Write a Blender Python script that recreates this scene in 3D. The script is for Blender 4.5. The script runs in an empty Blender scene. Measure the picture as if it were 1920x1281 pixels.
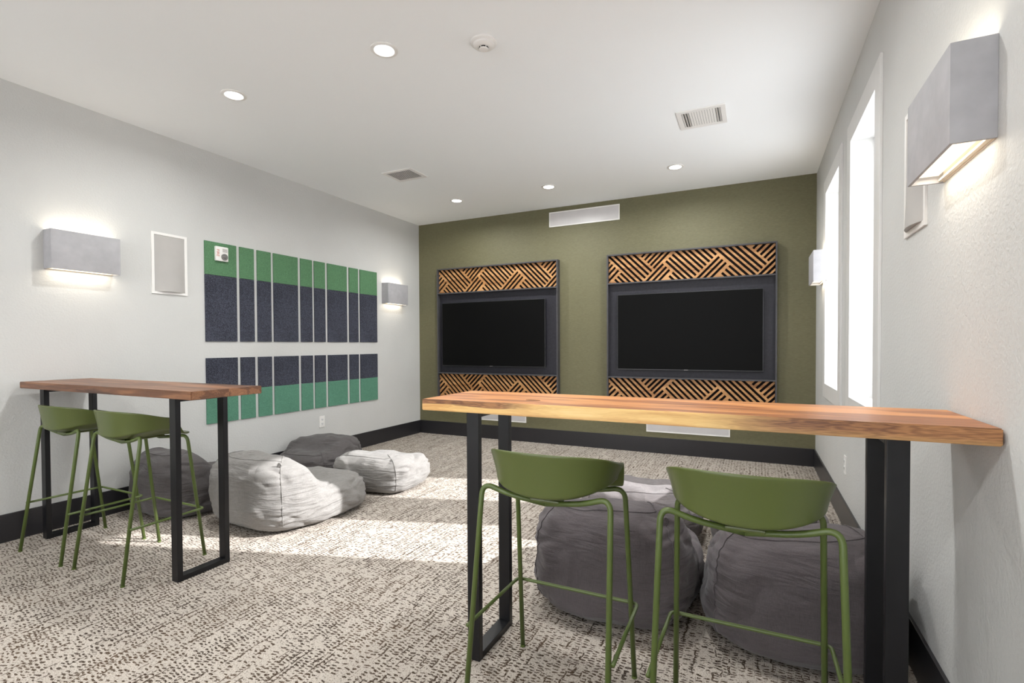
import bpy, bmesh, math, random
from mathutils import Vector, Matrix, noise
random.seed(7)
SC = bpy.context.scene
COL = SC.collection
PI = math.pi

# ------------------------------------------------------------------ camera
XL, XR, YB, ZC = -4.085, 0.527, 5.567, 2.798
YF = -3.3                       # front wall, behind the camera
EYE = 1.18
F_PX, YAW, PITCH, ROLL = 939.28, .4509, -.0176, .0046
cd = bpy.data.cameras.new('camera'); cam = bpy.data.objects.new('camera', cd); COL.objects.link(cam)
cd.sensor_width = 36; cd.sensor_fit = 'HORIZONTAL'; cd.lens = F_PX * 36 / 1920
cd.shift_y = (663.73 - 640.5) / 1920
cd.clip_start = .03; cd.clip_end = 200
Rm = (Matrix.Rotation(YAW, 3, 'Z') @ Matrix.Rotation(PITCH, 3, 'X') @ Matrix.Rotation(ROLL, 3, 'Y'))
Rm = Rm @ Matrix.Rotation(PI / 2, 3, 'X')
cam.matrix_world = Matrix.Translation((0, 0, EYE)) @ Rm.to_4x4()
SC.camera = cam

# ------------------------------------------------------------------ light and exposure
SC.view_settings.view_transform = 'Standard'; SC.view_settings.look = 'None'
SC.view_settings.gamma = 1; SC.view_settings.use_curve_mapping = False
SC.view_settings.exposure = 0.0
SC.cycles.max_bounces = 10; SC.cycles.diffuse_bounces = 6; SC.cycles.glossy_bounces = 3
SC.cycles.transparent_max_bounces = 8; SC.cycles.caustics_reflective = False; SC.cycles.caustics_refractive = False
SC.cycles.sample_clamp_indirect = 6
W = bpy.data.worlds.new('sky'); SC.world = W; W.use_nodes = True
wn = W.node_tree; bg = wn.nodes['Background']
bg.inputs['Color'].default_value = (.95, .97, 1, 1); bg.inputs['Strength'].default_value = 5.9
SUN_DIR = Vector((-1, -.33, -.56)).normalized()
sl = bpy.data.lights.new('sun', 'SUN'); sl.energy = 11.5; sl.angle = .010; sl.color = (1, 1, 1)
so = bpy.data.objects.new('sun', sl); COL.objects.link(so)
so.rotation_euler = SUN_DIR.to_track_quat('-Z', 'Y').to_euler(); so.location = (8, 6, 7)
DOWN_W, SCONCE_W = 15.5, .62

# ------------------------------------------------------------------ materials
def srgb(r, g, b):
    f = lambda c: (c / 255 / 12.92) if c / 255 <= .04045 else ((c / 255 + .055) / 1.055) ** 2.4
    return (f(r), f(g), f(b), 1)

class N:
    def __init__(s, name, rough=.5, metal=0, spec=.5):
        s.m = bpy.data.materials.new(name); s.m.use_nodes = True
        s.t = s.m.node_tree; s.b = s.t.nodes['Principled BSDF']
        s.b.inputs['Roughness'].default_value = rough; s.b.inputs['Metallic'].default_value = metal
        s.b.inputs['Specular IOR Level'].default_value = spec
    def n(s, typ, **kw):
        x = s.t.nodes.new(typ)
        for k, v in kw.items():
            if k.startswith('i_'):
                key = k[2:].replace('_', ' ')
                x.inputs[int(key) if key.isdigit() else key].default_value = v
            else: setattr(x, k, v)
        return x
    def l(s, a, b): s.t.links.new(a, b)
    def coords(s, scale=(1, 1, 1), rot=(0, 0, 0)):
        c = s.n('ShaderNodeTexCoord'); m = s.n('ShaderNodeMapping')
        m.inputs['Scale'].default_value = scale; m.inputs['Rotation'].default_value = rot
        s.l(c.outputs['Object'], m.inputs['Vector']); return m.outputs['Vector']
    def noise(s, vec, scale=5, detail=3, rough=.5):
        x = s.n('ShaderNodeTexNoise'); x.inputs['Scale'].default_value = scale
        x.inputs['Detail'].default_value = detail; x.inputs['Roughness'].default_value = rough
        s.l(vec, x.inputs['Vector']); return x.outputs['Fac']
    def ramp(s, fac, stops):
        r = s.n('ShaderNodeValToRGB'); e = r.color_ramp.elements
        while len(e) < len(stops): e.new(.5)
        for i, (p, c) in enumerate(stops): e[i].position = p; e[i].color = c
        s.l(fac, r.inputs['Fac']); return r.outputs['Color']
    def bump(s, h, strength=.3, dist=.01):
        x = s.n('ShaderNodeBump'); x.inputs['Strength'].default_value = strength; x.inputs['Distance'].default_value = dist
        s.l(h, x.inputs['Height']); s.l(x.outputs['Normal'], s.b.inputs['Normal']); return x
    def base(s, c):
        if hasattr(c, 'links') or hasattr(c, 'is_linked'): s.l(c, s.b.inputs['Base Color'])
        else: s.b.inputs['Base Color'].default_value = c
    def math(s, op, a, b=None):
        x = s.n('ShaderNodeMath', operation=op)
        for i, v in enumerate((a, b)):
            if v is None: continue
            if isinstance(v, (int, float)): x.inputs[i].default_value = v
            else: s.l(v, x.inputs[i])
        return x.outputs[0]

def mottled(name, c, rough=.5, var=.08, scale=8, metal=0, spec=.5, bump=0, bscale=200, bdist=.002):
    m = N(name, rough, metal, spec); v = m.coords()
    lo = tuple(max(0, x * (1 - var)) for x in c[:3]) + (1,); hi = tuple(min(1, x * (1 + var)) for x in c[:3]) + (1,)
    m.base(m.ramp(m.noise(v, scale, 3), [(.3, lo), (.7, hi)]))
    if bump: m.bump(m.noise(v, bscale, 2), bump, bdist)
    return m.m

def wall_paint():
    m = N('orange_peel_white_paint', .62, spec=.35); v = m.coords()
    m.base(m.ramp(m.noise(v, 1.2, 3), [(.35, srgb(201, 201, 199)), (.65, srgb(207, 207, 205))]))
    a = m.noise(v, 85, 3, .55); r = m.ramp(a, [(.40, (0, 0, 0, 1)), (.62, (1, 1, 1, 1))])
    m.bump(r, .22, .0035); return m.m

def green_paper():
    m = N('woven_olive_wallcovering', .5, spec=.45); v = m.coords((1, 1, 1))
    big = m.noise(m.coords((6, 1, 60)), 6, 3)
    m.base(m.ramp(big, [(.3, srgb(98, 95, 68)), (.7, srgb(113, 109, 81))]))
    m.bump(m.noise(m.coords((60, 60, 240)), 3, 3, .6), .5, .003); return m.m

def carpet():
    m = N('loop_pile_carpet', .95, spec=.1)
    v = m.coords()
    # wobble
    wob = m.n('ShaderNodeTexNoise', i_Scale=26.0, i_Detail=2.0); m.l(v, wob.inputs['Vector'])
    sub = m.n('ShaderNodeVectorMath', operation='SUBTRACT'); m.l(wob.outputs['Color'], sub.inputs[0]); sub.inputs[1].default_value = (.5, .5, .5)
    sc = m.n('ShaderNodeVectorMath', operation='MULTIPLY'); m.l(sub.outputs[0], sc.inputs[0]); sc.inputs[1].default_value = (.030, .026, 0)
    ad = m.n('ShaderNodeVectorMath', operation='ADD'); m.l(v, ad.inputs[0]); m.l(sc.outputs[0], ad.inputs[1])
    sp = m.n('ShaderNodeSeparateXYZ'); m.l(ad.outputs[0], sp.inputs[0])
    X, Y = sp.outputs['X'], sp.outputs['Y']
    def cell(cw, cl, seed, jx, jy):
        ix = m.math('FLOOR', m.math('DIVIDE', X, cw))
        off = m.math('MULTIPLY', m.math('FRACT', m.math('MULTIPLY', ix, .382)), 1.0)
        iy = m.math('FLOOR', m.math('ADD', m.math('DIVIDE', Y, cl), off))
        cb = m.n('ShaderNodeCombineXYZ'); m.l(ix, cb.inputs[0]); m.l(iy, cb.inputs[1]); cb.inputs[2].default_value = seed
        w = m.n('ShaderNodeTexWhiteNoise', noise_dimensions='3D'); m.l(cb.outputs[0], w.inputs['Vector'])
        cs = m.n('ShaderNodeSeparateColor'); m.l(w.outputs['Color'], cs.inputs[0])
        jit = lambda o, j: m.math('MULTIPLY', m.math('SUBTRACT', o, .5), j)
        fx = m.math('ADD', m.math('FRACT', m.math('DIVIDE', X, cw)), jit(cs.outputs[0], jx))
        fy = m.math('ADD', m.math('FRACT', m.math('ADD', m.math('DIVIDE', Y, cl), off)), jit(cs.outputs[1], jy))
        dx = m.math('ABSOLUTE', m.math('SUBTRACT', fx, .5)); dy = m.math('ABSOLUTE', m.math('SUBTRACT', fy, .5))
        return w.outputs['Value'], dx, dy, cs.outputs[2]
    def sq(a): return m.math('MULTIPLY', a, a)
    den = m.noise(m.coords((10, 1.1, 1)), 1.0, 3, .6)
    den2 = m.noise(m.coords((34, 2.6, 1)), 1.0, 2, .5)
    # short dark dashes lying across X in rows
    r1, dx1, dy1, s1 = cell(.0265, .0155, 1.0, .30, .25)
    e1 = m.math('ADD', sq(m.math('DIVIDE', dx1, .45)), sq(m.math('DIVIDE', dy1, .27)))
    thr = m.math('ADD', m.math('MULTIPLY', den, 1.7), m.math('SUBTRACT', m.math('MULTIPLY', den2, 1.0), .58))
    d1 = m.math('MULTIPLY', m.math('LESS_THAN', e1, m.math('ADD', .45, m.math('MULTIPLY', s1, .7))), m.math('LESS_THAN', r1, thr))
    # thin broken streaks running along Y
    r2, dx2, dy2, s2 = cell(.024, .050, 5.0, .35, .2)
    st = m.math('MULTIPLY', m.math('LESS_THAN', dx2, m.math('ADD', .08, m.math('MULTIPLY', s2, .12))), m.math('LESS_THAN', dy2, .49))
    d2 = m.math('MULTIPLY', st, m.math('LESS_THAN', r2, m.math('SUBTRACT', m.math('MULTIPLY', den2, 2.2), .92)))
    fuzz = m.noise(v, 240, 2, .6)
    dark = m.math('MAXIMUM', d1, d2)
    dark = m.math('MULTIPLY', dark, m.math('GREATER_THAN', fuzz, .42))
    fl = m.math('GREATER_THAN', m.noise(m.coords((150, 120, 1)), 1, 2, .6), .60)
    dark = m.math('MAXIMUM', dark, m.math('MULTIPLY', fl, .6))
    lightc = m.ramp(fuzz, [(.3, srgb(158, 148, 138)), (.7, srgb(208, 199, 189))])
    darkc = m.ramp(m.noise(v, 4, 2), [(.35, srgb(58, 47, 39)), (.65, srgb(82, 66, 52))])
    mix = m.n('ShaderNodeMix', data_type='RGBA'); m.l(dark, mix.inputs['Factor']); m.l(lightc, mix.inputs['A']); m.l(darkc, mix.inputs['B'])
    m.base(mix.outputs['Result'])
    h = m.math('SUBTRACT', m.math('MULTIPLY', fuzz, .7), m.math('MULTIPLY', dark, .5))
    m.bump(h, .6, .006); return m.m

def wood(name, pal, streak=1.0, seed=0.0, plank=.11, rough=.38, edge=None):
    m = N(name, rough, spec=.4)
    c = m.n('ShaderNodeTexCoord'); sp = m.n('ShaderNodeSeparateXYZ'); m.l(c.outputs['Object'], sp.inputs[0])
    iy = m.math('FLOOR', m.math('DIVIDE', sp.outputs['Y'], plank))
    cb = m.n('ShaderNodeCombineXYZ')
    m.l(m.math('ADD', m.math('MULTIPLY', sp.outputs['X'], 1.3), m.math('MULTIPLY', iy, 7.31 + seed)), cb.inputs[0])
    m.l(m.math('MULTIPLY', sp.outputs['Y'], 11), cb.inputs[1]); m.l(m.math('MULTIPLY', sp.outputs['Z'], 16), cb.inputs[2])
    big = m.n('ShaderNodeTexNoise', i_Scale=1.0, i_Detail=5.0, i_Roughness=.55, i_Distortion=.5); m.l(cb.outputs[0], big.inputs['Vector'])
    rings = m.math('SINE', m.math('MULTIPLY', big.outputs['Fac'], 46 * streak))
    f = m.math('ADD', m.math('MULTIPLY', big.outputs['Fac'], .88), m.math('MULTIPLY', rings, .045))
    fine = m.noise(m.coords((3, 120, 120)), 1.5, 3, .6)
    f = m.math('ADD', f, m.math('MULTIPLY', m.math('SUBTRACT', fine, .5), .25))
    col = m.ramp(f, pal)
    wn_ = m.n('ShaderNodeTexWhiteNoise', noise_dimensions='1D'); m.l(iy, wn_.inputs['W'])
    hsv = m.n('ShaderNodeHueSaturation'); m.l(col, hsv.inputs['Color'])
    m.l(m.math('ADD', m.math('MULTIPLY', wn_.outputs['Value'], .22), .89), hsv.inputs['Value'])
    out = hsv.outputs['Color']
    if edge is not None:                    # pale sapwood along the live front edge, brown heartwood towards the right end
        xl, yl, zl = sp.outputs['X'], sp.outputs['Y'], sp.outputs['Z']
        def sstep(v_, a_, b_):
            q = m.n('ShaderNodeMapRange', interpolation_type='SMOOTHSTEP'); m.l(v_, q.inputs['Value'])
            q.inputs['From Min'].default_value = a_; q.inputs['From Max'].default_value = b_; return q.outputs[0]
        cb2 = m.n('ShaderNodeCombineXYZ'); m.l(m.math('MULTIPLY', xl, 3.2), cb2.inputs[0]); m.l(m.math('MULTIPLY', zl, 40), cb2.inputs[2])
        nn = m.n('ShaderNodeTexNoise', i_Scale=1.0, i_Detail=4.0); m.l(cb2.outputs[0], nn.inputs['Vector'])
        hgt = m.math('ADD', zl, m.math('MULTIPLY', m.math('SUBTRACT', nn.outputs['Fac'], .5), .05))
        left = m.math('MULTIPLY', sstep(hgt, edge[1] - .022, edge[1] - .016), m.math('SUBTRACT', 1, sstep(xl, -.50, -.36)))
        right = m.math('MULTIPLY', sstep(xl, .12, .40), sstep(hgt, edge[1] - .075, edge[1] - .02))
        heart = m.math('MINIMUM', m.math('ADD', left, right), 1)
        rg = m.math('SINE', m.math('MULTIPLY', nn.outputs['Fac'], 90))
        sap = m.ramp(m.math('ADD', m.math('MULTIPLY', nn.outputs['Fac'], .9), m.math('MULTIPLY', rg, .03)), [(.3, srgb(212, 160, 98)), (.5, srgb(238, 198, 128)), (.7, srgb(246, 214, 150))])
        hw_ = m.ramp(m.math('ADD', nn.outputs['Fac'], m.math('MULTIPLY', rg, .10)), [(.35, srgb(112, 74, 52)), (.65, srgb(172, 122, 80))])
        mx = m.n('ShaderNodeMix', data_type='RGBA'); m.l(heart, mx.inputs['Factor']); m.l(sap, mx.inputs['A']); m.l(hw_, mx.inputs['B'])
        fr = m.math('SUBTRACT', 1, sstep(yl, edge[0] + .006, edge[0] + .010))
        m2 = m.n('ShaderNodeMix', data_type='RGBA'); m.l(fr, m2.inputs['Factor']); m.l(out, m2.inputs['A']); m.l(mx.outputs['Result'], m2.inputs['B'])
        out = m2.outputs['Result']
    m.base(out); m.bump(fine, .12, .001); return m.m

def fabric(name, c, wr=.8):
    m = N(name, .92, spec=.15); v = m.coords()
    b = m.b
    try: b.inputs['Sheen Weight'].default_value = .15
    except Exception: pass
    fine = m.noise(m.coords((420, 420, 420)), 1, 2, .7)
    t1 = m.noise(m.coords((30, 30, 700)), 1, 2, .6); t2 = m.noise(m.coords((500, 500, 24)), 1, 2, .6)
    f = m.math('ADD', m.math('MULTIPLY', fine, .3), m.math('ADD', m.math('MULTIPLY', t1, .35), m.math('MULTIPLY', t2, .35)))
    lo = tuple(x * .72 for x in c[:3]) + (1,); hi = tuple(min(1, x * 1.28) for x in c[:3]) + (1,)
    m.base(m.ramp(f, [(.36, lo), (.64, hi)]))
    cr = m.n('ShaderNodeTexNoise', i_Scale=1.0, i_Detail=3.0, i_Roughness=.5, i_Distortion=.7)
    m.l(m.coords((4, 4, 26)), cr.inputs['Vector'])
    mask = m.ramp(m.noise(m.coords((3, 3, 3)), 1.3, 1), [(.42, (0, 0, 0, 1)), (.62, (1, 1, 1, 1))])
    bb = m.n('ShaderNodeBump', i_Strength=wr, i_Distance=.03)
    m.l(m.math('MULTIPLY', cr.outputs['Fac'], mask), bb.inputs['Height'])
    b2 = m.n('ShaderNodeBump', i_Strength=.35, i_Distance=.002); m.l(f, b2.inputs['Height']); m.l(bb.outputs['Normal'], b2.inputs['Normal'])
    m.l(b2.outputs['Normal'], m.b.inputs['Normal']); return m.m

def felt(name, c, lo_=.75, hi_=1.25):
    m = N(name, .95, spec=.1); v = m.coords()
    f = m.noise(m.coords((1, 1, 1)), 230, 2, .7); g = m.noise(v, 3, 2)
    lo = tuple(x * lo_ for x in c[:3]) + (1,); hi = tuple(min(1, x * hi_) for x in c[:3]) + (1,)
    m.base(m.ramp(m.math('ADD', m.math('MULTIPLY', f, .85), m.math('MULTIPLY', g, .15)), [(.38, lo), (.62, hi)]))
    m.bump(f, .3, .002); return m.m

def emit(name, c, s):
    m = bpy.data.materials.new(name); m.use_nodes = True; t = m.node_tree
    t.nodes.clear(); o = t.nodes.new('ShaderNodeOutputMaterial'); e = t.nodes.new('ShaderNodeEmission')
    e.inputs['Color'].default_value = c; e.inputs['Strength'].default_value = s; t.links.new(e.outputs[0], o.inputs[0]); return m

def glass():
    m = bpy.data.materials.new('clear_glass'); m.use_nodes = True; t = m.node_tree
    t.nodes.clear(); o = t.nodes.new('ShaderNodeOutputMaterial'); mx = t.nodes.new('ShaderNodeMixShader')
    a = t.nodes.new('ShaderNodeBsdfTransparent'); g = t.nodes.new('ShaderNodeBsdfGlossy'); g.inputs['Roughness'].default_value = .02
    mx.inputs[0].default_value = .06; t.links.new(a.outputs[0], mx.inputs[1]); t.links.new(g.outputs[0], mx.inputs[2]); t.links.new(mx.outputs[0], o.inputs[0]); return m

M = dict(
    wall=wall_paint(), green=green_paper(), carpet=carpet(),
    ceil=mottled('matte_ceiling_paint', srgb(248, 250, 251), .8, .006, 2, spec=.2, bump=.08, bscale=120),
    trim=mottled('white_trim_paint', srgb(232, 232, 231), .4, .01, 3),
    casing=mottled('casing_paint', srgb(219, 218, 216), .45, .01, 3),
    base=mottled('dark_vinyl_baseboard', srgb(40, 39, 42), .33, .06, 6, spec=.5),
    walnut=wood('walnut_wood', [(.30, srgb(78, 50, 36)), (.45, srgb(120, 80, 56)), (.58, srgb(152, 106, 74)), (.72, srgb(168, 122, 88))], 1, 3.0),
    acacia=wood('acacia_wood', [(.28, srgb(128, 80, 48)), (.40, srgb(178, 112, 66)), (.52, srgb(216, 146, 88)), (.66, srgb(232, 174, 108)), (.8, srgb(238, 192, 128))], .8, 1.0, .13, edge=(-.1875, .98)),
    slat=wood('slat_wood', [(.3, srgb(150, 102, 60)), (.5, srgb(196, 146, 94)), (.7, srgb(212, 166, 116))], 1, 5.0, .05),
    black=mottled('black_powder_coat', srgb(18, 18, 21), .36, .15, 12, spec=.38, bump=.05),
    frame=mottled('charcoal_steel_frame', srgb(70, 69, 72), .5, .1, 14, spec=.4),
    panel=mottled('charcoal_blue_panel', srgb(44, 43, 50), .45, .16, 40, spec=.3, bump=.2, bscale=300),
    groove=mottled('dark_groove_backing', srgb(20, 15, 14), .85, .1, 20, spec=.1),
    screen=mottled('black_screen', srgb(13, 13, 13), .45, .02, 3, spec=.07),
    bezel=mottled('dark_bezel', srgb(58, 58, 60), .3, .05, 10, metal=.6),
    shell=mottled('olive_green_plastic', srgb(83, 93, 45), .33, .03, 5, spec=.5, bump=.03, bscale=500, bdist=.001),
    tube=mottled('olive_green_steel', srgb(82, 97, 46), .36, .05, 9, spec=.5),
    concrete=mottled('pale_grey_plaster_shade', srgb(172, 171, 174), .7, .07, 16, spec=.3, bump=.1, bscale=90),
    inner=mottled('cream_inner_lining', srgb(235, 224, 205), .5, .02, 5),
    grille=mottled('grey_speaker_mesh', srgb(178, 175, 172), .6, .03, 9, spec=.3, bump=.3, bscale=900, bdist=.001),
    slotgr=mottled('pale_speaker_mesh', srgb(205, 202, 202), .35, .03, 9, spec=.5, bump=.15, bscale=900, bdist=.001),
    white=mottled('white_plastic', srgb(235, 233, 230), .35, .01, 9),
    dark=mottled('dark_void', srgb(20, 20, 20), .8, .05, 9),
    greenfelt=felt('green_felt', srgb(92, 130, 97)), tealfelt=felt('teal_green_felt', srgb(92, 138, 117)),
    darkfelt=felt('charcoal_blue_felt', srgb(62, 64, 74), .35, 2.1),
    red=mottled('red_ink', srgb(190, 84, 50), .5, .05, 9), lens=mottled('grey_strobe_lens', srgb(120, 118, 116), .12, .25, 60, spec=.8),
    glow=emit('lamp_diffuser_white', (1, .98, .95, 1), 9), warmglow=emit('lamp_diffuser_warm', (1, .88, .70, 1), 1.6), glass=glass(),
    bag_grey=fabric('light_grey_bag_fabric', srgb(130, 127, 124)), bag_dark=fabric('dark_grey_bag_fabric', srgb(86, 82, 82)),
    bag_mid=fabric('taupe_grey_bag_fabric', srgb(116, 110, 110)), bag_right=fabric('slate_grey_bag_fabric', srgb(90, 84, 86)),
)

# ------------------------------------------------------------------ helpers
class MB:
    def __init__(s): s.b = bmesh.new()
    def box(s, x0, x1, y0, y1, z0, z1, bev=0, mat=0):
        r = bmesh.ops.create_cube(s.b, size=1); vs = r['verts']
        for v in vs: v.co = Vector(((x0 + x1) / 2 + v.co.x * (x1 - x0), (y0 + y1) / 2 + v.co.y * (y1 - y0), (z0 + z1) / 2 + v.co.z * (z1 - z0)))
        fs = list({f for v in vs for f in v.link_faces})
        for f in fs: f.material_index = mat
        if bev:
            es = list({e for f in fs for e in f.edges})
            bmesh.ops.bevel(s.b, geom=es, offset=bev, segments=2, affect='EDGES', profile=.6)
        return s
    def cyl(s, c, axis, r, h, seg=32, r2=None, mat=0):
        rot = {'X': Matrix.Rotation(PI / 2, 4, 'Y'), 'Y': Matrix.Rotation(-PI / 2, 4, 'X'), 'Z': Matrix.Identity(4)}[axis]
        g = bmesh.ops.create_cone(s.b, cap_ends=True, segments=seg, radius1=r, radius2=r if r2 is None else r2, depth=h, matrix=Matrix.Translation(c) @ rot)
        for f in {f for v in g['verts'] for f in v.link_faces}: f.material_index = mat
        return s
    def lathe(s, c, prof, seg=40):       # profile (r, z)
        rings = []
        for r, z in prof:
            rings.append([s.b.verts.new((c[0] + r * math.cos(2 * PI * i / seg), c[1] + r * math.sin(2 * PI * i / seg), c[2] + z)) for i in range(seg)])
        for a, b in zip(rings, rings[1:]):
            for i in range(seg): s.b.faces.new((a[i], a[(i + 1) % seg], b[(i + 1) % seg], b[i]))
        s.b.faces.new(rings[0][::-1]); s.b.faces.new(rings[-1]); return s
    def tube(s, pts, r, seg=12, caps=True):
        pts = [Vector(p) for p in pts]; n = len(pts); rings = []; up = Vector((0, 0, 1)); prev = None
        for i, p in enumerate(pts):
            t = (pts[min(i + 1, n - 1)] - pts[max(i - 1, 0)]).normalized()
            if prev is None:
                a = up if abs(t.z) < .9 else Vector((1, 0, 0)); u = t.cross(a).normalized()
            else: u = (prev - t * prev.dot(t)).normalized()
            prev = u; w = t.cross(u)
            rings.append([s.b.verts.new(p + (u * math.cos(2 * PI * k / seg) + w * math.sin(2 * PI * k / seg)) * r) for k in range(seg)])
        for a, b in zip(rings, rings[1:]):
            for k in range(seg): s.b.faces.new((a[k], a[(k + 1) % seg], b[(k + 1) % seg], b[k]))
        if caps: s.b.faces.new(rings[0][::-1]); s.b.faces.new(rings[-1])
        return s
    def obj(s, name, mats, parent=None, smooth=False, loc=None):
        bmesh.ops.recalc_face_normals(s.b, faces=s.b.faces)
        me = bpy.data.meshes.new(name); s.b.to_mesh(me); s.b.free()
        for m in (mats if isinstance(mats, (list, tuple)) else [mats]): me.materials.append(m)
        if smooth:
            for p in me.polygons: p.use_smooth = True
            if smooth == 'auto':
                try: me.set_sharp_from_angle(angle=math.radians(38))
                except Exception: pass
        o = bpy.data.objects.new(name, me); COL.objects.link(o)
        if parent: o.parent = parent
        if loc: o.location = loc
        return o

def smooth_path(pts, rad, n=7):
    pts = [Vector(p) for p in pts]; out = [pts[0]]
    for i in range(1, len(pts) - 1):
        a, b, c = pts[i - 1], pts[i], pts[i + 1]
        r = rad[i] if isinstance(rad, (list, tuple)) else rad
        d1 = (a - b); d2 = (c - b); r = min(r, d1.length * .49, d2.length * .49)
        p, q = b + d1.normalized() * r, b + d2.normalized() * r
        for k in range(n + 1):
            t = k / n; out.append(p * (1 - t) ** 2 + b * 2 * t * (1 - t) + q * t * t)
    out.append(pts[-1]); return out

def thing(name, label, cat, loc=(0, 0, 0), rz=0, group=None):
    o = bpy.data.objects.new(name, None); COL.objects.link(o); o.empty_display_size = .1
    o.location = loc; o.rotation_euler = (0, 0, rz); o['label'] = label; o['category'] = cat
    if group: o['group'] = group
    return o
def tag(o, label, cat, group=None):
    o['label'] = label; o['category'] = cat
    if group: o['group'] = group
    return o
def struct(o): o['kind'] = 'structure'; return o
def dup(root, label, loc, rz=None):
    r = root.copy(); COL.objects.link(r); r.location = loc; r['label'] = label
    if rz is not None: r.rotation_euler = (0, 0, rz)
    for ch in root.children:
        c = ch.copy(); COL.objects.link(c); c.parent = r
        for g in ch.children:
            d = g.copy(); COL.objects.link(d); d.parent = c
    return r

# ------------------------------------------------------------------ room shell
T = .16
struct(MB().box(XL - T, XR + T, YF - T, YB + T, -.12, 0).obj('floor', M['carpet']))
struct(MB().box(XL - T, XR + T, YF - T, YB + T, ZC, ZC + .15).obj('ceiling', M['ceil']))
struct(MB().box(XL - T, XL, YF - T, YB + T, 0, ZC).obj('wall_left', M['wall']))
struct(MB().box(XL, XR, YB, YB + T, 0, ZC).obj('wall_back', M['green']))
WIN = [(2.945, 3.63), (4.09, 4.80)]; WZ0, WZ1 = .855, 2.40
b = MB()
ys = [YF - T] + [y for w in WIN for y in w] + [YB + T]
for i in range(0, len(ys), 2): b.box(XR, XR + T, ys[i], ys[i + 1], 0, ZC)
for y0, y1 in WIN: b.box(XR, XR + T, y0, y1, 0, WZ0); b.box(XR, XR + T, y0, y1, WZ1, ZC)
struct(b.obj('wall_right', M['wall']))
# front wall behind the camera; two wide glazed openings added for sky fill
FILL_WIN = [(-3.75, -2.05), (-1.55, .15)]; FZ0, FZ1 = .15, 2.55
b = MB(); xs = [XL] + [x for w in FILL_WIN for x in w] + [XR]
for i in range(0, len(xs), 2): b.box(xs[i], xs[i + 1], YF - T, YF, 0, ZC)
for x0, x1 in FILL_WIN: b.box(x0, x1, YF - T, YF, 0, FZ0); b.box(x0, x1, YF - T, YF, FZ1, ZC)
struct(b.obj('wall_front', M['wall']))
BH = .170
struct(MB().box(XL, XL + .012, YF, YB, 0, BH, .002).obj('baseboard_left', M['base']))
struct(MB().box(XR - .012, XR, YF, YB, 0, BH, .002).obj('baseboard_right', M['base']))
struct(MB().box(XL + .012, XR - .012, YB - .012, YB, 0, BH, .002).obj('baseboard_back', M['base']))

for i, (y0, y1) in enumerate(WIN):
    w = bpy.data.objects.new('window_%d' % (2 - i), None); COL.objects.link(w); w.location = (XR + .1, (y0 + y1) / 2, WZ0); struct(w)
    yc = (y0 + y1) / 2; hw = (y1 - y0) / 2; H = WZ1 - WZ0
    b = MB(); x0, x1 = .015, .055; f = .022
    b.box(x0, x1, -hw, -hw + f, 0, H); b.box(x0, x1, hw - f, hw, 0, H); b.box(x0, x1, -hw + f, hw - f, 0, f); b.box(x0, x1, -hw + f, hw - f, H - f, H)
    b.obj('sash_frame', M['trim'], w)
    MB().box(.032, .038, -hw + f, hw - f, f, H - f).obj('pane', M['glass'], w)
    # flat casing on the room side
    b = MB(); c = .115; xx0, xx1 = -.1 - .012, -.1
    b.box(xx0, xx1, -hw - c, -hw, -c, H + c, .002); b.box(xx0, xx1, hw, hw + c, -c, H + c, .002)
    b.box(xx0, xx1, -hw, hw, -c, 0, .002); b.box(xx0, xx1, -hw, hw, H, H + c, .002)
    b.obj('casing', M['casing'], w)
for i, (x0, x1) in enumerate(FILL_WIN):  # unseen windows, put in so skylight fills the room from behind
    w = bpy.data.objects.new('window_%d' % (i + 3), None); COL.objects.link(w); w.location = ((x0 + x1) / 2, YF - .1, FZ0); struct(w)
    hw = (x1 - x0) / 2; H = FZ1 - FZ0; f = .05; b = MB()
    b.box(-hw, -hw + f, 0, .05, 0, H); b.box(hw - f, hw, 0, .05, 0, H); b.box(-hw + f, hw - f, 0, .05, 0, f); b.box(-hw + f, hw - f, 0, .05, H - f, H); b.box(-.025, .025, 0, .05, f, H - f)
    b.obj('sash_frame', M['trim'], w)
    MB().box(-hw + f, -.025, .02, .026, f, H - f).obj('pane', M['glass'], w)
    MB().box(.025, hw - f, .02, .026, f, H - f).obj('pane', M['glass'], w)

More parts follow.
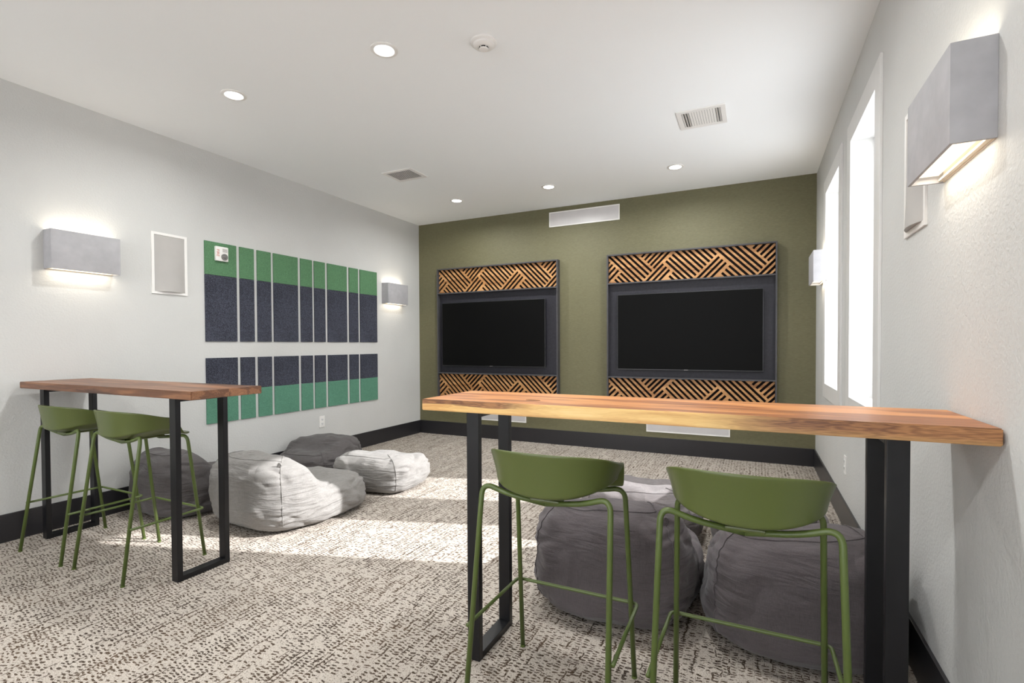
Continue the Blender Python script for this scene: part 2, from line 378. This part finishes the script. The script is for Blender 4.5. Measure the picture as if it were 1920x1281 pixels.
# ------------------------------------------------------------------ bar tables
def bar_table(name, label, x0, x1, y0, y1, z0, z1, fx, fy0, fy1, wood_m, tw=.050, td=.026, knot=False):
    cx = (x0 + x1) / 2; cy = (y0 + y1) / 2
    t = thing(name, label, 'table', (cx, cy, 0))
    b = MB(); b.box(x0 - cx, x1 - cx, y0 - cy, y1 - cy, z0, z1)
    bmesh.ops.subdivide_edges(b.b, edges=[e for e in b.b.edges if abs((e.verts[0].co - e.verts[1].co).x) > .5], cuts=60)
    for v in b.b.verts:
        if abs(v.co.x - (x0 - cx)) > .001 and abs(v.co.x - (x1 - cx)) > .001 and v.co.y < 0:
            v.co.y += .004 * noise.noise(Vector((v.co.x * 3, v.co.z * 9, 1)))
    es = [e for e in b.b.edges if e.is_manifold and e.calc_face_angle(0) > 1]
    bmesh.ops.bevel(b.b, geom=es, offset=.0025, segments=2, affect='EDGES')
    top = b.obj('tabletop', wood_m, t)
    if knot:
        b = MB(); b.cyl((.0, 0, 0), 'Z', 1, .001, 24); k = b.obj('wood_knot', M['groove'], top)
        k.scale = (.028, .006, 1); k.location = (knot[0] - cx, knot[1] - cy, z1 + .0003)
    for f0, f1 in fx:
        b = MB()
        b.box(f0 - cx, f1 - cx, fy0 - cy, fy0 + td - cy, 0, z0, .0015)
        b.box(f0 - cx, f1 - cx, fy1 - td - cy, fy1 - cy, 0, z0, .0015)
        b.box(f0 - cx, f1 - cx, fy0 + td - cy, fy1 - td - cy, 0, td, .0015)
        b.box(f0 - cx, f1 - cx, fy0 + td - cy, fy1 - td - cy, z0 - td, z0, .0015)
        b.obj('leg_frame', M['black'], t)
    return t
bar_table('bar_table', 'dark walnut-topped high table with black sled legs against the left wall', -4.04, -2.352, 1.44, 1.81, .93, .97,
          [(-3.955, -3.905), (-2.635, -2.585)], 1.503, 1.778, M['walnut'])
bar_table('bar_table', 'orange-brown live-edge high table with black sled legs in the right foreground', -1.122, .521, 1.54, 1.915, .938, .98,
          [(-.967, -.917), (.313, .363)], 1.605, 1.886, M['acacia'], knot=(-.72, 1.66))

# ------------------------------------------------------------------ bar stools
def make_stool():
    t = thing('bar_stool', '', 'bar stool', (0, 0, 0), 0, 'olive green bar stools at the high tables')
    # moulded shell
    NU, NV = 144, 30; b = MB(); zs = .693
    def sm(a, b_, x): x = max(0, min(1, (x - a) / (b_ - a))); return x * x * (3 - 2 * x)
    def rim(th):
        c, s_ = math.cos(th), math.sin(th); p = 2.5
        hx, hy = .215, (.205 if s_ < 0 else .18)
        R = 1 / ((abs(c) ** p + abs(s_) ** p) ** (1 / p)); return hx * R * c, hy * R * s_
    def seat_z(x, y):                      # saddle: sides lifted, middle dished, front edge rolling down
        return zs + .034 * min(1, abs(x) / .2) ** 2 * (1 - sm(.02, .16, y)) + .006 * sm(.0, .14, y) - .010 * sm(.15, .23, y)
    rings = []
    c0 = b.b.verts.new((0, .03, zs))
    for j in range(1, NV + 1):
        u = j / NV; ring = []
        for i in range(NU):
            th = 2 * PI * i / NU; rx, ry = rim(th); s_ = math.sin(th)
            A = 1 - sm(.12, .48, s_); K = .895
            k_flat = u if u < .5 else u
            if u < .5: kw = u / .5 * K
            elif u < .58: kw = K + .012 * math.sin((u - .5) / .08 * PI / 2)
            else: q = (u - .58) / .42; kw = K + .012 + (1 - K - .012) * q ** 1.25
            k = k_flat * (1 - A) + kw * A
            x = rx * k; y = ry * k + .03
            sz = seat_z(rx * min(k, K if A > .5 else 1), ry * min(k, K if A > .5 else 1) + .03)
            zr = .852 - .054 * sm(-1.0, .20, s_)
            up = .021 * (u / .5) ** 4 if u < .5 else .021 + (.006 * (1 - math.cos((min(u, .58) - .5) / .08 * PI / 2)) + max(0, (u - .58) / .42) * (zr - sz - .027))
            ring.append(b.b.verts.new((x, y, sz + up * A)))
        rings.append(ring)
    for i in range(NU): b.b.faces.new((c0, rings[0][i], rings[0][(i + 1) % NU]))
    for p, q in zip(rings, rings[1:]):
        for i in range(NU): b.b.faces.new((p[i], q[i], q[(i + 1) % NU], p[(i + 1) % NU]))
    sh = b.obj('seat_shell', M['shell'], t, True)
    mo = sh.modifiers.new('thick', 'SOLIDIFY'); mo.thickness = .0085; mo.offset = 0
    mo = sh.modifiers.new('sub', 'SUBSURF'); mo.levels = 1; mo.render_levels = 1
    r = .0088
    # leg loops: back and front inverted U, dipping under the shell
    def legs(yf, yt, hwf, hwt, ztop, dip):
        L = Vector((-hwf, yf, .006)); R_ = Vector((hwf, yf, .006))
        for sgn in (-1, 1):
            pts = [(sgn * hwf, yf, .006), (sgn * hwt, yt, ztop), (sgn * (hwt - .085), yt + (.010 if yt < 0 else -.012), ztop - dip * .62), (0, yt + (.022 if yt < 0 else -.03), ztop - dip)]
            P = smooth_path(pts, [0, .052, .05, 0], 8)
            MB().tube(P, r, 14).obj('leg', M['tube'], t, True)
            MB().cyl((sgn * hwf, yf, .004), 'Z', r * 1.12, .008, 14).obj('foot_cap', M['tube'], t, 'auto')
    legs(-.208, -.108, .230, .216, .726, .051)
    legs(.208, .130, .217, .202, .694, .022)
    z = .272
    def lx(s, yf, yt, hwf, hwt, zt): k = z / zt; return s * (hwf + (hwt - hwf) * k), yf + (yt - yf) * k
    bx, by = lx(1, -.208, -.108, .230, .216, .726); fx, fy = lx(1, .208, .130, .217, .202, .696)
    pts = [(-bx - .002, by + .002, z), (-fx - .017, fy + .016, z), (fx + .017, fy + .016, z), (bx + .002, by + .002, z)]
    pts = [(-bx + .004, by - .012, z)] + [(-fx - .020, fy + .020, z), (fx + .020, fy + .020, z)] + [(bx - .004, by - .012, z)]
    pts[0] = (-bx - .014, by - .004, z); pts[-1] = (bx + .014, by - .004, z)
    MB().tube(smooth_path(pts, .022, 6), .0062, 12).obj('footrest', M['tube'], t, True)
    MB().box(-.05, .05, -.10, .10, zs - .013, zs - .002, .004).obj('seat_bracket', M['shell'], t)
    return t
st = make_stool()
st.location = (-3.018, 1.568, 0); st['label'] = 'olive green bar stool at the walnut table, nearer its free right-hand end'
dup(st, 'olive green bar stool at the walnut table, leftmost stool beside the left wall', (-3.585, 1.555, 0))
dup(st, 'olive green bar stool at the orange-brown table, beside its left leg frame', (-.596, 1.557, 0))
dup(st, 'olive green bar stool at the orange-brown table, nearest the right wall', (-.021, 1.555, 0))

# ------------------------------------------------------------------ bean bags
def bean_bag(label, loc, rz, w, d, hb, hf, mat, seed=0, dip=.05, split=-.15, tilt=0, p=3.2, seams=True, knot=None, soft=1.0):
    t = thing('bean_bag_chair', label, 'bean bag', loc, rz, 'grey bean bag chairs')
    def sm(a, b_, x): x = max(0, min(1, (x - a) / (b_ - a))); return x * x * (3 - 2 * x)
    def f(n, off=0):
        n = n.normalized(); e = math.asin(max(-1, min(1, n.z))); ph = math.atan2(n.y, n.x)
        q = .42 if n.z > 0 else .30; rho = max(0, math.cos(e)) ** q; zz = math.copysign(abs(math.sin(e)) ** .50, n.z)
        R = 1 / ((abs(math.cos(ph)) ** p + abs(math.sin(ph)) ** p) ** (1 / p))
        up = (zz + 1) / 2
        bul = 1 + .05 * math.sin(PI * up) - .09 * up
        x = w * rho * R * math.cos(ph) * bul; y = d * rho * R * math.sin(ph) * bul
        k = sm(split + .26, split - .24, y / d)
        H = hf + (hb - hf) * k + tilt * x / w * (0.4 + .6 * k)
        H -= dip * math.exp(-((x / w) ** 2 * 2.2 + (y / d - .32) ** 2 * 5)) * (1 - k)
        H -= .05 * k * soft * (x / w) ** 2 * 0 
        z = H * up
        z = max(z, 0)
        # back leans rearward a little as it rises
        y -= .05 * k * sm(.4, 1, up) * d
        q3 = Vector((x * 5 + seed * 7, y * 5, z * 6)); nz = noise.noise(q3) * .020 + noise.noise(q3 * 2.3) * .010 + noise.noise(Vector((x * 9, y * 9 + seed, z * 30))) * .004
        fo = max(0, 1 - abs(noise.noise(Vector((x * 5 + 3 * seed, y * 5, z * 11)))) * 7) * sm(.35, .8, abs(x) / w)
        nz -= fo * .013
        # gathers beside the corner seams
        g = math.exp(-((abs(x) / w - .88) ** 2 + (abs(y) / d - .80) ** 2) * 14)
        nz += g * .0035 * math.sin(z * 170 + 5 * noise.noise(Vector((x * 8, y * 8, seed)))) * sm(.03, .12, z)
        nn = Vector((x / w ** 2, y / d ** 2, (up - .5) * 2 / max(H, .1) * 1.2)).normalized()
        P = Vector((x, y, z)) + nn * (nz * min(1, z / .06) + off)
        P.z = max(P.z, .0015); return P
    b = MB(); bmesh.ops.create_icosphere(b.b, subdivisions=6, radius=1)
    for v in b.b.verts: v.co = f(v.co.copy())
    body = b.obj('cover', mat, t, True)
    if seams:
        for sx in (-1, 1):
            a0 = math.atan2(-d * .93, sx * w * .93); a0 = -PI / 2 + sx * .80
            pts = []
            for k in range(60):
                e = -.55 + (PI / 2 + .25) * k / 59
                pts.append(f(Vector((math.cos(a0) * math.cos(e), math.sin(a0) * math.cos(e), math.sin(e))), .0018))
            MB().tube(pts, .0022, 6).obj('seam', mat, t, True)
        pts = [f(Vector((math.cos(a) * math.cos(.95), math.sin(a) * math.cos(.95), math.sin(.95))), .0015) for a in [-PI / 2 - .8 + 1.6 * k / 50 for k in range(51)]]
        MB().tube(pts, .002, 6).obj('seam', mat, t, True)
    if knot:
        P = f(Vector(knot), .006); b = MB(); pts = []
        for k in range(46):
            a = k * .32; rr = .016 * (1 - k / 60); pts.append(P + Vector((rr * math.cos(a) * .7 + .004, -.006 + rr * math.cos(a) * .3, rr * math.sin(a) * 1.2 + .0)))
        b.tube(pts, .0042, 7); b.obj('gathered_knot', mat, t, True)
    return t
bean_bag('pale grey bean bag chair with a tall gathered back just right of the walnut table', (-2.95, 2.50, 0), .0, .42, .455, .475, .27, M['bag_grey'], 1, .06, -.25, tilt=0, knot=(.80, -.80, .95))
bean_bag('dark grey bean bag chair behind the stools, against the left wall', (-3.725, 2.36, 0), .0, .315, .42, .455, .27, M['bag_dark'], 2, .04, -.2)
bean_bag('pale taupe low bean bag behind the tall-backed pale one, half in sunlight', (-2.85, 3.33, 0), .10, .37, .31, .30, .26, M['bag_grey'], 3, .02, -.1, p=3.6)
bean_bag('dark grey flattened bean bag nearest the back along the left wall', (-3.70, 3.44, 0), .18, .345, .36, .22, .32, M['bag_dark'], 4, .0, -.1, p=3.0)
bean_bag('slate grey bean bag chair seen from behind under the orange-brown table, left of the pair', (-.575, 2.40, 0), .0, .36, .44, .50, .28, M['bag_right'], 5, .06, -.25, tilt=.03, knot=(.85, -.8, .9))
bean_bag('slate grey bean bag chair between the rightmost stool and the right wall', (.145, 2.42, 0), .0, .345, .44, .485, .29, M['bag_right'], 6, .06, -.22, tilt=.045)
bean_bag('taupe bean bag with a sunlit top, behind the left one of the right-hand pair', (-.66, 3.27, 0), .1, .37, .38, .32, .27, M['bag_mid'], 7, .03, -.1)
bean_bag('taupe bean bag behind the one by the right wall, mostly hidden by the rightmost stool', (.08, 3.25, 0), -.05, .30, .36, .33, .27, M['bag_mid'], 8, .03, -.1)

# ------------------------------------------------------------------ felt wall panels
cols = [(2.622, 2.903), (2.933, 3.073), (3.105, 3.249), (3.277, 3.556), (3.589, 3.734), (3.762, 3.906), (3.939, 4.218), (4.254, 4.395), (4.425, 4.711)]
where = ['leftmost, below the fire alarm', 'narrow, second from the left', 'narrow, third from the left', 'wide, fourth from the left', 'narrow, fifth from the left',
         'narrow, sixth from the left', 'wide, seventh from the left', 'narrow, eighth from the left', 'wide, rightmost, nearest the back wall']
for row in (0, 1):
    for i, (y0, y1) in enumerate(cols):
        z0, z1, zm = ((1.222, 2.055, 1.778), (.535, 1.083, .803))[row]
        wh = where[i] if row or i else 'leftmost, carrying the fire alarm'
        if row and i == 0: wh = 'leftmost, partly behind the walnut table'
        lab = ('upper-row acoustic panel, green over charcoal, %s' if row == 0 else 'lower-row acoustic panel, charcoal over teal green, %s') % wh
        t = thing('acoustic_panel', lab, 'wall panel', (XL, (y0 + y1) / 2, z0), 0, 'felt acoustic panels on the left wall')
        h = (y1 - y0) / 2; a = .011
        if row == 0:
            MB().box(0, a, -h, h, zm - z0 + .001, z1 - z0, .001).obj('green_section', M['greenfelt'], t)
            MB().box(0, a, -h, h, 0, zm - z0 - .001, .001).obj('charcoal_section', M['darkfelt'], t)
        else:
            MB().box(0, a, -h, h, zm - z0 + .001, z1 - z0, .001).obj('charcoal_section', M['darkfelt'], t)
            MB().box(0, a, -h, h, 0, zm - z0 - .001, .001).obj('teal_section', M['tealfelt'], t)

# ------------------------------------------------------------------ fire alarm
t = thing('fire_alarm', 'white square fire alarm strobe with red lettering on the leftmost green panel', 'fire alarm', (XL + .011, 2.758, 1.90))
MB().box(0, .022, -.056, .056, 0, .122, .006).obj('housing', M['white'], t, 'auto')
b = MB(); b.cyl((.026, .018, .036), 'X', .027, .010, 28); b.cyl((.033, .018, .036), 'X', .015, .012, 28, .010); b.obj('strobe_lens', M['lens'], t, 'auto')
b = MB()
for k in range(5): b.box(.0215, .024, .0 + .002, .046, .078 + k * .006, .081 + k * .006)
b.obj('horn_slots', M['grille'], t)
tc = bpy.data.curves.new('fire_text', 'FONT'); tc.body = 'FIRE'; tc.size = .034; tc.extrude = .0006; tc.align_x = 'CENTER'
tmp = bpy.data.objects.new('fire_text', tc); COL.objects.link(tmp)
dg = bpy.context.evaluated_depsgraph_get(); me = bpy.data.meshes.new_from_object(tmp.evaluated_get(dg)); bpy.data.objects.remove(tmp)
me.materials.clear(); me.materials.append(M['red'])
o = bpy.data.objects.new('lettering', me); COL.objects.link(o); o.parent = t
o.matrix_local = Matrix.Translation((.0226, -.048, .066)) @ Matrix(((0, 0, 1, 0), (0, 1, 0, 0), (-1, 0, 0, 0), (0, 0, 0, 1)))

# ------------------------------------------------------------------ in-wall speakers
def wall_speaker(label, x, yc, z0, face):
    t = thing('wall_speaker', label, 'speaker', (x, yc, z0), 0 if face > 0 else PI, 'in-wall speakers')
    w, h, f = .132, .468, .020; b = MB()
    b.box(0, .008, -w, -w + f, 0, h, .001); b.box(0, .008, w - f, w, 0, h, .001); b.box(0, .008, -w + f, w - f, 0, f, .001); b.box(0, .008, -w + f, w - f, h - f, h, .001)
    b.obj('bezel', M['white'], t)
    b = MB(); n, mrows = 18, 26; gw, g0, g1 = w - f, f, h - f; V = []
    for j in range(mrows + 1):
        v = j / mrows; row = []
        for i in range(n + 1):
            u = -1 + 2 * i / n; ar = 1 - u * u
            dep = .004 + .026 * ar * (1 - v)
            row.append(b.b.verts.new((dep, u * gw, g0 + (g1 - g0) * v)))
        V.append(row)
    for j in range(mrows):
        for i in range(n): b.b.faces.new((V[j][i], V[j][i + 1], V[j + 1][i + 1], V[j + 1][i]))
    bot = [b.b.verts.new((.002, -gw + 2 * gw * i / n, g0)) for i in range(n + 1)]
    for i in range(n): b.b.faces.new((V[0][i], V[0][i + 1], bot[i + 1], bot[i]))
    b.obj('grille', M['grille'], t, 'auto')
wall_speaker('flush white-framed grey speaker on the left wall between sconce and panels', XL, 2.35, 1.583, 1)
wall_speaker('flush white-framed grey speaker on the right wall behind the large sconce', XR, 2.285, 1.583, -1)

# ------------------------------------------------------------------ sconces
def area(name, loc, rot, sx, sy, power, col, spread=PI, shape='RECTANGLE'):
    l = bpy.data.lights.new(name, 'AREA'); l.shape = shape; l.size = sx
    if shape == 'RECTANGLE': l.size_y = sy
    l.energy = power; l.color = col; l.spread = spread
    o = bpy.data.objects.new(name, l); COL.objects.link(o); o.location = loc; o.rotation_euler = rot; return o
def sconce(label, x, yc, z0, face, dep=.10):
    t = thing('wall_sconce', label, 'wall lamp', (x, yc, z0), 0 if face > 0 else PI, 'box wall sconces')
    hw, h, k = .1925, .25, .009; b = MB()
    # open-ended box
    b.box(0, dep, -hw, -hw + k, 0, h, .0025); b.box(0, dep, hw - k, hw, 0, h, .0025); b.box(dep - k, dep, -hw + k - .002, hw - k + .002, 0, h, .0025)
    b.obj('shade', M['concrete'], t, 'auto')
    b = MB(); b.box(0, .004, -hw + k, hw - k, .001, h - .001); b.box(.004, .016, -hw + k, hw - k, .004, .010); b.obj('back_plate', M['inner'], t)
    MB().box(.016, dep - k - .002, -hw + k + .002, hw - k - .002, .022, h - .022).obj('diffuser', M['warmglow'], t)
    cx = x + face * dep * .5
    for up in (0, 1):
        area('sconce_light', (cx, yc, z0 + (h - .016 if up else .016)), (PI if up else 0, 0, 0), .055, .34, SCONCE_W, (1, .90, .74))
    return t
sconce('grey box sconce on the left wall above the walnut table', XL, 1.776, 1.68, 1)
sconce('small-looking grey box sconce on the left wall near the olive wall', XL, 5.0, 1.695, 1)
sconce('large nearest grey box sconce high on the right wall', XR, 1.80, 1.676, -1, .092)
sconce('far grey box sconce on the right wall beside the olive wall', XR, 4.93, 1.69, -1)

# ------------------------------------------------------------------ ceiling fittings
def downlight(label, x, y):
    t = thing('ceiling_downlight', label, 'ceiling light', (x, y, ZC), 0, 'recessed ceiling lights')
    MB().lathe((0, 0, 0), [(.074, 0), (.074, -.003), (.070, -.006), (.056, -.0075), (.052, -.004), (.052, 0)]).obj('trim_ring', M['white'], t, 'auto')
    MB().cyl((0, 0, -.0035), 'Z', .052, .003, 40).obj('diffuser', M['glow'], t)
    area('downlight_light', (x, y, ZC - .012), (0, 0, 0), .10, .10, DOWN_W, (.985, 1, .985), math.radians(165), 'DISK')
downlight('round ceiling light left of centre, largest and nearest of the visible ones', -1.828, 2.190)
downlight('round ceiling light over the left bean bags, leftmost of all', -3.020, 2.150)
downlight('round ceiling light near the back-left corner, leftmost of the far three', -3.000, 4.797)
downlight('round ceiling light above the gap between the screens, middle of the far three', -1.899, 4.800)
downlight('round ceiling light at the right of the far three, nearest the windows', -.655, 4.785)
for x, y, w_ in ((-.65, 2.17, 'above the right-hand stools, just out of the photograph'), (-3.0, -.45, 'behind the camera, along the left wall'),  # unseen downlights continuing the ceiling rows, added as fill light
               (-1.83, -.45, 'behind the camera, middle of its row'), (-.65, -.45, 'directly behind the camera, near the right wall')):
    downlight('unseen round ceiling light added for fill, ' + w_, x, y)
t = thing('smoke_detector', 'white round smoke detector on the ceiling', 'smoke detector', (-1.307, 2.371, ZC))
MB().lathe((0, 0, 0), [(.071, 0), (.071, -.006), (.067, -.010), (.057, -.013), (.054, -.022), (.046, -.027), (.030, -.029)]).obj('housing', M['white'], t, 'auto')
MB().lathe((0, 0, 0), [(.025, -.028), (.025, -.036)]).obj('sensor_slot', M['dark'], t, 'auto')
b = MB(); b.lathe((0, 0, 0), [(.024, -.034), (.026, -.037), (.022, -.041), (.010, -.042)])
for k in range(6):
    a = k * PI / 3 + .4; b.cyl((.028 * math.cos(a), .028 * math.sin(a), -.032), 'Z', .0022, .010, 8)
b.obj('sensor_cap', M['white'], t, 'auto')

def ceiling_vent(label, x0, x1, y0, y1, tilt, lw=.0076):
    cx, cy = (x0 + x1) / 2, (y0 + y1) / 2; w, d = (x1 - x0) / 2, (y1 - y0) / 2; f = .032
    t = thing('ceiling_vent', label, 'air vent', (cx, cy, ZC), 0, 'ceiling air vents')
    b = MB(); b.box(-w, w, -d, -d + f, -.008, 0, .002); b.box(-w, w, d - f, d, -.008, 0, .002); b.box(-w, -w + f, -d + f, d - f, -.008, 0, .002); b.box(w - f, w, -d + f, d - f, -.008, 0, .002)
    b.obj('frame', M['white'], t)
    MB().box(-w + f, w - f, -d + f, d - f, -.0012, 0).obj('duct_opening', M['dark'], t)
    n = 15
    for i in range(n):
        xx = -w + f + (2 * w - 2 * f) * (i + .5) / n
        b = MB(); b.box(-lw, lw, -d + f, d - f, -.0008, .0008)
        bmesh.ops.rotate(b.b, verts=b.b.verts, matrix=Matrix.Rotation(tilt(i), 3, 'Y')); 
        o = b.obj('louvre', M['white'], t); o.location = (xx, 0, -.0055)
ceiling_vent('white louvred ceiling vent at the left, showing dark slots', -3.155, -2.82, 3.72, 3.995, lambda i: .1, .0036)
ceiling_vent('white louvred ceiling vent at the right, near the windows', -.503, -.183, 3.675, 3.985, lambda i: .6 if i < 3 or i > 12 else -.02)

# ------------------------------------------------------------------ outlets
def outlet(label, x, yc, z0, face):
    t = thing('wall_outlet', label, 'power outlet', (x, yc, z0), 0 if face > 0 else PI, 'power outlets')
    MB().box(0, .006, -.035, .035, 0, .118, .002).obj('cover_plate', M['white'], t)
    for zz in (.037, .081):
        s_ = MB().box(.005, .0085, -.017, .017, zz - .014, zz + .014, .002).obj('socket', M['trim'], t)
        b = MB(); b.box(.0084, .009, -.008, -.0055, -.005 + zz, .006 + zz); b.box(.0084, .009, .0055, .008, -.005 + zz, .006 + zz); b.cyl((.0087, 0, zz - .009), 'X', .0022, .0006, 12); b.obj('slots', M['dark'], s_)
outlet('white power outlet low on the left wall below the panels', XL, 3.85, .328, 1)
outlet('white power outlet low on the right wall below the windows', XR, 3.80, .345, -1)

# ------------------------------------------------------------------ long slot speakers in the olive wall
def slot_unit(label, x0, x1, z0, z1):
    t = thing('slot_grille', label, 'wall grille', ((x0 + x1) / 2, YB, z0), 0, 'long white wall grilles'); w = (x1 - x0) / 2; h = z1 - z0; f = .012
    b = MB(); b.box(-w, w, -.010, 0, 0, f, .001); b.box(-w, w, -.010, 0, h - f, h, .001); b.box(-w, -w + f, -.010, 0, f, h - f, .001); b.box(w - f, w, -.010, 0, f, h - f, .001); b.obj('bezel', M['white'], t)
    MB().box(-w + f, w - f, -.005, 0, f, h - f).obj('mesh_insert', M['slotgr'], t)
slot_unit('long white grille high on the olive wall under the ceiling', -2.195, -1.355, 2.571, 2.745)
slot_unit('long white grille low on the olive wall below the left screen', -3.20, -2.504, .230, .400)
slot_unit('long white grille low on the olive wall below the right screen', -1.063, -.222, .228, .400)

# ------------------------------------------------------------------ herringbone slat panels and media walls
PWID, PHT = 1.652, .302
def slat_mesh():
    bb = bmesh.new(); hw = .0122
    def bar(c0, c1, kc, kind):
        # kind '\\': line u+v=kc, running along u-v from c0 to c1 ; '/': u-v=kc running along u+v
        def pt(s_, o_):
            if kind == '\\': return ((kc + s_) / 2, (kc - s_) / 2, o_)
            return ((s_ + kc) / 2, (s_ - kc) / 2, o_)
        a = pt(c0, 0); b_ = pt(c1, 0); A = Vector((a[0], a[1])); B_ = Vector((b_[0], b_[1])); d = (B_ - A).normalized(); nrm = Vector((-d.y, d.x)) * hw
        vs = []
        for q in (A - nrm, B_ - nrm, B_ + nrm, A + nrm):
            vs.append((q.x, q.y))
        lo = [bb.verts.new((x, -.03, z)) for x, z in vs]; hi = [bb.verts.new((x, .03, z)) for x, z in vs]
        bb.faces.new(lo); bb.faces.new(hi[::-1])
        for i in range(4): bb.faces.new((lo[i], hi[i], hi[(i + 1) % 4], lo[(i + 1) % 4]))
    INF0, INF1 = -3, 4
    S = lambda kc, c0, c1: bar(c0, c1, kc, '\\')
    Z = lambda kc, c0, c1: bar(c0, c1, kc, '/')
    for k in (.305, .370, .440, .508, .575): S(k, INF0, .366)
    for k in (.240, .174, .112): S(k, .025, 1.0 if k > 9 else .366)
    for k in (-.030, -.100, -.165, -.228): Z(k, INF0, .252)
    for k in (.097, .165, .229, .290, .352): Z(k, .628, INF1)
    for k in (.415, .482, .545): Z(k, INF0, .767)
    for k in (.764, .698): S(k, .606, .80)
    for k in (.824, .888, .954, 1.022): S(k, .414, .887)
    for k in (1.090, 1.150, 1.217, 1.281, 1.346): S(k, INF0, .887)
    for k in (.936, 1.0, 1.065): Z(k, INF0, 1.353)
    for k in (1.347, 1.281, 1.213): S(k, 1.126, 1.40)
    for k in (1.413, 1.478, 1.540, 1.602, 1.670): S(k, INF0, 1.472)
    for k in (1.192, 1.260, 1.325, 1.390, 1.451): Z(k, 1.718, INF1)
    for k in (1.512, 1.575, 1.635): Z(k, INF0, INF1)
    bmesh.ops.recalc_face_normals(bb, faces=bb.faces)
    cm = bpy.data.meshes.new('cut'); bb.to_mesh(cm); bb.free(); co = bpy.data.objects.new('cut', cm); COL.objects.link(co)
    board = MB().box(0, PWID, -.010, 0, 0, PHT).obj('slat_board', M['slat'])
    mo = board.modifiers.new('b', 'BOOLEAN'); mo.object = co; mo.operation = 'DIFFERENCE'; mo.solver = 'EXACT'; mo.use_self = True
    bpy.context.view_layer.update()
    dg = bpy.context.evaluated_depsgraph_get(); me = bpy.data.meshes.new_from_object(board.evaluated_get(dg)); me.name = 'slat_board'
    bpy.data.objects.remove(board); bpy.data.objects.remove(co)
    me.materials.clear(); me.materials.append(M['slat']); return me
SLAT = slat_mesh()
def media_wall(label, xc):
    D = .08; w = .84; z0, z1 = .48, 2.175; k = .015
    t = thing('screen_surround', label, 'wall frame', (xc, YB - .0005, z0), 0, 'slatted frames behind the screens')
    H = z1 - z0; b = MB()
    b.box(-w, -w + k, -D, 0, 0, H, .001); b.box(w - k, w, -D, 0, 0, H, .001); b.box(-w + k, w - k, -D, 0, 0, k, .001); b.box(-w + k, w - k, -D, 0, H - k, H, .001)
    zt = 1.846 - z0; zb = .815 - z0
    b.box(-w + k, w - k, -D, 0, zt, zt + k, .001); b.box(-w + k, w - k, -D, 0, zb - .003, zb + k - .003, .001)
    b.obj('surround', M['frame'], t)
    MB().box(-w + k, w - k, -.022, 0, zb + k - .003, zt).obj('backing_panel', M['panel'], t)
    for zz in (zt + k, zb - .003 - PHT):
        p = MB().box(-w + k, w - k, -.034, 0, zz - (0 if zz > 1 else .015), zz + PHT, 0).obj('slat_backing', M['groove'], t)
        o = bpy.data.objects.new('herringbone_slats', SLAT); COL.objects.link(o); o.parent = p; o.location = (-PWID / 2, -.0345, zz); o.scale = ((2 * w - 2 * k) / PWID * .9995, 1.2, 1)
media_wall('dark frame with herringbone wood bands around the left screen', -2.905)
media_wall('dark frame with herringbone wood bands around the right screen', -.643)
def tv(label, x0, x1, z0, z1):
    w, h = (x1 - x0) / 2, z1 - z0; y = YB
    t = thing('television', label, 'television', ((x0 + x1) / 2, y, z0), 0, 'wall-mounted televisions')
    MB().box(-w, w, -.072, -.040, 0, h, .003).obj('bezel', M['bezel'], t)
    MB().box(-w + .006, w - .006, -.0735, -.070, .010, h - .006, .0008).obj('screen', M['screen'], t)
    MB().box(-.25, .25, -.040, -.022, h * .25, h * .75).obj('wall_bracket', M['black'], t)
    b = MB()
    for i, (a, c) in enumerate(((-.020, -.013), (-.011, -.006), (-.004, .001), (.003, .008), (.010, .013), (.015, .020))): b.box(a, c, -.0732, -.071, .0035, .0080)
    b.obj('logo', M['grille'], t)
tv('black television on the olive wall, farther left one', -3.672, -2.225, .913, 1.728)
tv('black television on the olive wall, larger-looking right one', -1.365, .078, .905, 1.728)
